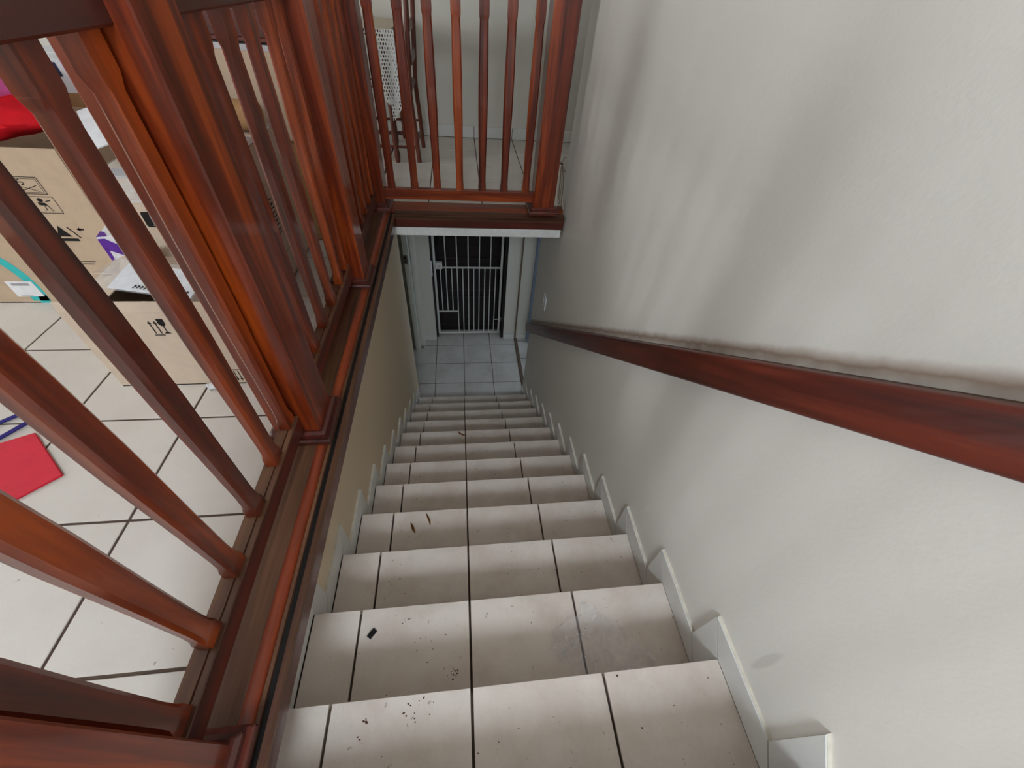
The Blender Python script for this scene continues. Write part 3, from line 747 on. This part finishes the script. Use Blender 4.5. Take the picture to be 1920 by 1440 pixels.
box('tape', (-w, -d - 0.0015, h - 0.004), (w, d, h + 0.004), SILVER, bC).scale = (0.999, 1, 1)
fr = face_right(w, d, h)
P = []
rr = random.Random(5)
for k in range(9):
    y0_ = 0.325 + rr.uniform(0, .004); z0_ = 0.335 - 0.017 * k
    P += strokes([(y0_, z0_), (y0_ + 0.028, z0_ - rr.uniform(.0, .004))], 0.0045)
    if k % 2: P += strokes([(y0_ + 0.004, z0_ - 0.006), (y0_ + 0.016, z0_ - 0.007)], 0.004)
P += strokes([(0.30, 0.115), (0.42, 0.115)], 0.002)
flat('printed_text', P, fr, INK, bC)
# box standing farther back on another box
bD, _ = cardbox('cardboard_box', 'brown cardboard box at the bottom of the back stack beside the railing', -0.88, -0.22, 2.10, 2.48, ZU, 0.66, CARD3, flaps=(('front', 0, 0.18), ('back', 0, 0.18)))
bE, _ = cardbox('cardboard_box', 'small tan cardboard box on top of the back stack beside the railing', -0.80, -0.20, 2.09, 2.46, 0.667, 0.99, CARD, flaps=(('front', 0, 0.18), ('back', 0, 0.18)))
box('tape', (-0.301, -0.187, 0.31), (0.301, 0.187, 0.329), SILVER, bE)
# rolled-up mat on the tall pale box
ro = empty('rolled_mat', (-0.46, 1.90, 0.805)); tag(ro, 'brown rolled mat lying across the tall pale box', 'roll')
tube('roll', [(-0.19, 0, 0), (0.165, 0, 0)], 0.052, CARD3, ro, 16)
tube('core', [(0.1652, 0, 0), (0.1658, 0, 0)], 0.03, INK, ro, 14)
# dark wood crate on the top box
cr = empty('wooden_tray', (-0.52, 2.28, 1.002)); tag(cr, 'dark wooden tray resting on the topmost tan box', 'tray')
box('tray_base', (-0.26, -0.17, 0), (0.26, 0.17, 0.012), W_DX, cr)
box('tray_side', (-0.26, -0.17, 0.012), (0.26, -0.155, 0.09), W_DX, cr, 0.003); box('tray_side', (-0.26, 0.155, 0.012), (0.26, 0.17, 0.09), W_DX, cr, 0.003)
box('tray_side', (-0.26, -0.155, 0.012), (-0.245, 0.155, 0.09), W_DX, cr, 0.003); box('tray_side', (0.245, -0.155, 0.012), (0.26, 0.155, 0.09), W_DX, cr, 0.003)
# white carton with purple print in the gap
cn = empty('small_carton', (-0.70, 1.46, ZU), 0.25); tag(cn, 'white carton with purple print wedged between the cardboard boxes', 'carton')
box('body', (-0.05, -0.045, 0), (0.05, 0.045, 0.34), PAPER, cn, 0.002)
flat('purple_print', [[(-0.05, 0.30), (-0.05, 0.334), (-0.03, 0.334), (0.045, 0.262), (0.045, 0.236)], [(-0.05, 0.2), (-0.043, 0.2), (-0.038, 0.30), (-0.05, 0.30)]], ((0, -0.045, 0), (1, 0, 0), (0, 0, 1), (0, -1, 0)), PURPLE, cn)
flat('purple_print', [[(-0.05, -0.045), (-0.02, -0.045), (-0.036, -0.01), (-0.05, 0.0)]], ((0, 0, 0.34), (1, 0, 0), (0, 1, 0), (0, 0, 1)), PURPLE, cn)
# pale box and bottle farther behind
bF, (w, d, h) = cardbox('cardboard_box', 'tall white box with dark navy label standing behind the large open box', -1.34, -0.95, 2.10, 2.4, ZU, 0.905, PAPER, flaps=(('front', 0, 0.14), ('back', 0, 0.15)))
flat('printed_label', [[(0.225, 0.645), (0.258, 0.645), (0.258, 0.692), (0.225, 0.692)], [(0.262, 0.645), (0.293, 0.648), (0.290, 0.692), (0.262, 0.692)]], face_front(w, d, h), NAVY, bF)['kind'] = 'stuff'
flat('printed_band', [[(0.0, 0.0), (2 * w, 0.0), (2 * w, h - 0.10), (0.0, h - 0.10)]], face_front(w, d, h), CARD3, bF)
bm = bmesh.new()
# soft bundle of pink and red fabric on the large box
def blob_obj(name, mat, centre, rad, parent, seed, squash=1.0):
    bm = bmesh.new(); bmesh.ops.create_icosphere(bm, subdivisions=4, radius=1.0)
    from mathutils import noise
    for v in bm.verts:
        p = v.co.copy(); f = 1 + 0.22 * noise.noise(p * 1.6 + Vector((seed, 0, 0))) + 0.09 * noise.noise(p * 4.5 + Vector((0, seed, 0)))
        v.co = Vector((p.x * rad[0], p.y * rad[1], max(p.z, -0.72) * rad[2])) * f
        if v.co.z < -0.72 * rad[2]: v.co.z = -0.72 * rad[2]
    me = from_bm(bm, name, 60)
    return link(name, me, mat, parent, centre)
fbn = empty('fabric_bag', (-1.10, 1.72, 0.775)); tag(fbn, 'crumpled pink and red fabric bag lying on the large open box', 'bag')
blob_obj('red_panel', RED, (0.01, -0.03, 0.050), (0.24, 0.18, 0.075), fbn, 2.0)
blob_obj('pink_panel', PINK, (-0.04, 0.03, 0.135), (0.24, 0.17, 0.090), fbn, 5.0)
wf = empty('white_flap_sheet', (-0.66, 1.70, 0.775), 0.5)
wf.location = (-0.63, 1.63, 0.84); tag(wf, 'loose white cardboard sheet resting between the large box and the tall pale box', 'sheet')
bm = bmesh.new(); add_box(bm, (-0.09, -0.10, -0.002), (0.09, 0.10, 0.002), 0, 1, Matrix.Rotation(math.radians(-16), 4, 'Y') @ Matrix.Rotation(math.radians(18), 4, 'X'))
link('sheet', from_bm(bm, 'sheet'), PAPER, wf)

# red mat, blue strap, little white cap on the floor
rm = prism('folder', [(-0.90, 0.80), (-0.797, 0.853), (-0.632, 0.700), (-0.702, 0.628), (-0.775, 0.650)], ZU + 0.0005, ZU + 0.0065, 'Z', MATRED)
bmx = bmesh.new(); bmx.from_mesh(rm.data); bmesh.ops.bevel(bmx, geom=[e for e in bmx.edges], offset=0.002, segments=2, affect='EDGES'); bmx.to_mesh(rm.data); bmx.free()
tag(rm, 'flat red plastic folder lying on the pale floor tiles', 'folder')
bs = tube('blue_strap', smooth_path([(-1.02, 0.80, ZU + 0.006), (-0.92, 0.892, ZU + 0.006), (-0.862, 0.945, ZU + 0.006), (-0.838, 0.935, ZU + 0.008), (-0.836, 0.908, ZU + 0.006), (-0.88, 0.832, ZU + 0.006), (-0.96, 0.72, ZU + 0.006)], 6), 0.0055, BLUE)
tag(bs, 'thin dark blue strap looped on the floor beside the red folder', 'strap')
wc = empty('bottle_cap', (-0.372, 1.022, ZU + 0.013), 0.5); tag(wc, 'small white screw cap lying on a tile in front of the box', 'cap')
tube('cap_shell', [(-0.012, 0, 0), (0.009, 0, 0)], 0.0115, PAPER, wc, 14); tube('cap_rim', [(-0.016, 0, 0), (-0.012, 0, 0)], 0.0128, PAPER, wc, 14)

# ------------------------------------------------------------------ lace-covered table and chair beyond the far railing
tb = empty('side_table', (-0.42, 3.66, ZU)); tag(tb, 'dark wooden table under a white crochet cloth beyond the far railing', 'table')
TX0, TX1, TY0, TY1, TZ = -0.50, 0.49, -0.355, 0.36, 0.755
box('tabletop', (TX0, TY0, TZ - 0.03), (TX1, TY1, TZ), W_FURN, tb, 0.004)
for lx in (TX0 + 0.05, TX1 - 0.055):
    for ly in (TY0 + 0.05, TY1 - 0.05):
        bm = bmesh.new(); zs = [(0.0, .016), (.05, .022), (.10, .014), (.14, .024), (.30, .020), (.42, .026), (.45, .018), (.50, .026), (TZ - .03, .026)]
        tube_bm(bm, [(lx, ly, z) for z, _ in zs], [r for _, r in zs], 10); link('leg', from_bm(bm, 'leg', 40), W_FURN, tb)
cl = empty('lace_cloth', (-0.42, 3.66, ZU + TZ)); tag(cl, 'white crochet lace tablecloth with scalloped hem draped over the table', 'tablecloth')
box('cloth_top', (TX0 - 0.003, TY0 - 0.003, 0.0005), (TX1 + 0.003, TY1 + 0.003, 0.004), CREAM, cl)
def drape(name, p0, p1, normal, drop, seed, ripple=0.010):
    """hanging lace: wavy sheet from p0 to p1 with a scalloped lower edge"""
    p0, p1, nn = Vector(p0), Vector(p1), Vector(normal); L = (p1 - p0).length; nu = int(L / 0.012); nv = 26
    bm = bmesh.new(); uvl = bm.loops.layers.uv.new('UVMap'); G = []
    for i in range(nu + 1):
        s = i / nu; row = []
        sc = drop * (1 - 0.16 * (0.5 - 0.5 * math.cos(2 * math.pi * s * L / 0.16)))
        for j in range(nv + 1):
            t_ = j / nv; p = p0.lerp(p1, s) + Vector((0, 0, -sc * t_ + 0.003)) + nn * (0.006 + ripple * t_ * math.sin(2 * math.pi * s * L / 0.13 + seed))
            row.append((bm.verts.new(p), (s * L, sc * t_)))
        G.append(row)
    for i in range(nu):
        for j in range(nv):
            q = [G[i][j], G[i + 1][j], G[i + 1][j + 1], G[i][j + 1]]; f = bm.faces.new([a for a, _ in q])
            for lp, (_, uv) in zip(f.loops, q): lp[uvl].uv = uv
    me = bpy.data.meshes.new(name); bm.to_mesh(me); bm.free()
    for p in me.polygons: p.use_smooth = True
    return link(name, me, LACE, cl)
drape('front_drop', (TX0, TY0, 0), (TX1 + 0.020, TY0, 0), (0, -1, 0), 0.40, 0.6)
drape('side_drop', (TX1, TY0, 0), (TX1, TY1, 0), (1, 0, 0), 0.22, 2.0, 0.006)
drape('corner_drop', (TX1 - 0.045, TY0 + 0.003, 0), (TX1 + 0.020, TY0 + 0.003, 0), (0, -1, 0), 0.48, 3.0, 0.002)
ch = empty('dining_chair', (0.0, 3.555, ZU)); tag(ch, 'dark wooden chair with turned posts standing at the end of the lace table', 'chair')
for ly, dx in ((-0.185, 0.0), (0.185, 0.012)):
    P = smooth_path([(0.172 + dx, ly, 0.0), (0.162 + dx, ly, 0.22), (0.150 + dx, ly, 0.42), (0.160 + dx, ly, 0.62), (0.180 + dx, ly, 0.98)], 5)
    bm = bmesh.new(); tube_bm(bm, P, 0.0165, 8); link('back_post', from_bm(bm, 'back_post', 40), W_FURN, ch)
    bm = bmesh.new(); tube_bm(bm, [(-0.21, ly, 0), (-0.21, ly, 0.2), (-0.21, ly, 0.43)], [0.013, 0.019, 0.019], 8); link('leg', from_bm(bm, 'leg', 40), W_FURN, ch)
    tube('stretcher', [(-0.21, ly, 0.10), (0.168, ly, 0.10)], 0.010, W_FURN, ch); tube('stretcher', [(-0.21, ly, 0.19), (0.162, ly, 0.19)], 0.010, W_FURN, ch)
box('seat', (-0.24, -0.205, 0.43), (0.165, 0.205, 0.46), W_FURN, ch, 0.008)
for z in (0.58, 0.74, 0.90): box('back_slat', (0.160, -0.19, z), (0.180, 0.19, z + 0.055), W_FURN, ch, 0.004)
tube('stretcher', [(0.166, -0.185, 0.12), (0.172, 0.185, 0.12)], 0.010, W_FURN, ch)

# ------------------------------------------------------------------ bundle of loose cables at the end of the right wall
cb = empty('cable_bundle', (1.085, 2.60, ZU)); tag(cb, 'tied bundle of thin cream and brown cables hanging beside the end newel', 'cables')
rr = random.Random(11)
ctr = Vector((1.098, 2.655, 0.455))
for k in range(11):
    a = rr.uniform(-1, 1); low = Vector((1.088 + 0.022 * a, 2.555 + rr.uniform(-0.03, 0.02), rr.uniform(0.235, 0.285)))
    mid = (ctr + low) / 2 + Vector((0.020 * a, -0.01, 0.01))
    pts_ = [ctr - cb.location + Vector((0.003 * a, 0, 0)), mid - cb.location, low - cb.location]
    o = tube('cable', smooth_path(pts_, 6), 0.0028, CABLE if k % 3 else CABLE2, cb, 6)
tube('tie', [ctr - cb.location + Vector((-0.008, -0.002, -0.004)), ctr - cb.location + Vector((0.009, 0.0, -0.002))], 0.005, BLACK, cb, 6)
for e_ in ((-0.045, 0.04, 0.035), (0.030, 0.03, 0.030), (0.020, -0.02, -0.05)):
    tube('cable', smooth_path([ctr - cb.location, ctr - cb.location + Vector(e_) * 0.5 + Vector((0, 0, 0.01)), ctr - cb.location + Vector(e_)], 5), 0.002, CABLE2, cb, 6)
for dx, m in ((0.0, CABLE), (0.006, CABLE2)):
    tube('cable', smooth_path([Vector((1.112 + dx, 2.545, 0.28)) - cb.location, Vector((1.127, 2.532, 0.20)) - cb.location, Vector((1.128, 2.528, 0.12)) - cb.location, Vector((1.118 + dx, 2.525, 0.07)) - cb.location], 6), 0.0028, m, cb, 6)

# ------------------------------------------------------------------ litter on the steps
bk = empty('plastic_clip', (0.166, 0.336, -0.175), 0.86); tag(bk, 'small black plastic clip lying on the second step', 'clip')
box('body', (-0.0135, -0.0075, 0), (0.0135, 0.0075, 0.006), BLACK, bk, 0.001); box('ridge', (-0.0125, 0.002, 0.006), (0.0125, 0.006, 0.009), BLACK, bk, 0.001)
# crumpled clear bag
from mathutils import noise as NZ
out = [(0.690, 0.243), (0.715, 0.290), (0.760, 0.322), (0.800, 0.330), (0.826, 0.374), (0.850, 0.366), (0.885, 0.335), (0.945, 0.285), (0.985, 0.240), (1.030, 0.188), (1.01, 0.166), (0.90, 0.160), (0.80, 0.163), (0.745, 0.172)]
bm = bmesh.new()
def inside(x, y):
    c = False; n = len(out)
    for i in range(n):
        (x1, y1), (x2, y2) = out[i], out[(i + 1) % n]
        if (y1 > y) != (y2 > y) and x < (x2 - x1) * (y - y1) / (y2 - y1) + x1: c = not c
    return c
N = {}; stp = 0.006
for i in range(62):
    for j in range(40):
        x, y = 0.685 + i * stp, 0.158 + j * stp
        if inside(x, y):
            p = Vector((x * 26, y * 26, 0.3)); hgt = 0.004 + 0.020 * abs(NZ.noise(p)) + 0.010 * abs(NZ.noise(p * 2.3))
            N[i, j] = bm.verts.new((x - 0.85, y - 0.25, hgt))
for (i, j) in list(N):
    if (i + 1, j) in N and (i, j + 1) in N and (i + 1, j + 1) in N: bm.faces.new((N[i, j], N[i + 1, j], N[i + 1, j + 1], N[i, j + 1]))
bmesh.ops.delete(bm, geom=[v for v in bm.verts if not v.link_faces], context='VERTS')
pb = link('plastic_bag', from_bm(bm, 'plastic_bag', 60), FILM, None, (0.85, 0.25, -0.175))
tag(pb, 'crumpled clear plastic bag lying on the second step near the right wall', 'bag')
# dry leaf scraps
def leaf(label, pts2, z, wid):
    bm = bmesh.new(); n = len(pts2); L_, R_ = [], []
    c = Vector((sum(p[0] for p in pts2) / n, sum(p[1] for p in pts2) / n, 0))
    for k, p in enumerate(pts2):
        a = Vector((*pts2[max(k - 1, 0)], 0)); b = Vector((*pts2[min(k + 1, n - 1)], 0)); d = (b - a).normalized(); s = Vector((-d.y, d.x, 0))
        w_ = wid * math.sin(math.pi * (k + 0.35) / (n - 0.3)); q = Vector((*p, 0)) - c
        L_.append(bm.verts.new(q + s * w_ + Vector((0, 0, 0.0012)))); R_.append(bm.verts.new(q - s * w_ + Vector((0, 0, 0.003))))
    for k in range(n - 1): bm.faces.new((L_[k], L_[k + 1], R_[k + 1], R_[k]))
    bmesh.ops.solidify(bm, geom=bm.faces[:], thickness=0.0008)
    o = link('dry_leaf', from_bm(bm, 'dry_leaf'), LEAF, None, (c.x, c.y, z)); tag(o, label, 'leaf')
leaf('narrow curled brown leaf scrap on the fourth step from the top, beside the tile joint', [(0.205, 0.850), (0.212, 0.835), (0.219, 0.818), (0.228, 0.800)], -0.525, 0.006)
leaf('long thin tan leaf scrap on the fourth step from the top, toward its middle', [(0.272, 0.892), (0.281, 0.872), (0.290, 0.850), (0.293, 0.832)], -0.525, 0.005)
leaf('orange leaf scrap crossing the centre joint on the eighth step from the top', [(0.405, 1.900), (0.420, 1.880), (0.445, 1.862), (0.472, 1.858)], -1.225, 0.008)
# dirt crumbs: nobody could count them
bm = bmesh.new(); rr = random.Random(21)
def crumb(x, y, z, s):
    a0 = rr.uniform(0, 6.28); k = rr.randint(5, 6); ring = []
    for q in range(k):
        r_ = s * rr.uniform(0.5, 1.2); ring.append(bm.verts.new((x + r_ * math.cos(a0 + 6.283 * q / k), y + r_ * 0.7 * math.sin(a0 + 6.283 * q / k), z + 0.0003)))
    tp = bm.verts.new((x, y, z + s * 0.5))
    for q in range(k): bm.faces.new((ring[q], ring[(q + 1) % k], tp))
    bm.faces.new(ring[::-1])
def cluster(cx, cy, z, n, sp, s):
    for _ in range(n): crumb(cx + rr.gauss(0, sp), cy + rr.gauss(0, sp * 0.6), z, s * rr.uniform(0.4, 1.3))
cluster(0.41, 0.212, -0.175, 16, 0.010, 0.003); cluster(0.338, 0.300, -0.175, 12, 0.03, 0.002); cluster(0.28, 0.360, -0.175, 8, 0.012, 0.002)
cluster(0.32, 0.130, 0.0, 14, 0.022, 0.0028); cluster(0.213, 0.115, 0.0, 4, 0.003, 0.004); cluster(0.205, 0.08, 0.0, 3, 0.008, 0.0028)
for i in range(0, 9):
    yn = Y0 + i * RUN
    for _ in range(26 if i < 3 else 16):
        crumb(rr.uniform(0.10, 1.08), yn - rr.uniform(0.02, 0.23), -i * RISE, rr.uniform(0.0008, 0.0022) * (1 + 0.12 * i))
crumb(0.838, 0.145, 0.0, 0.004); crumb(0.869, 0.038, 0.0, 0.0035); crumb(0.965, 0.072, 0.0, 0.003)
cru = link('dirt_crumbs', from_bm(bm, 'dirt_crumbs'), CRUMB); cru['kind'] = 'stuff'
cru['label'] = 'scattered brown dirt crumbs on the tiled steps'; cru['category'] = 'dirt'
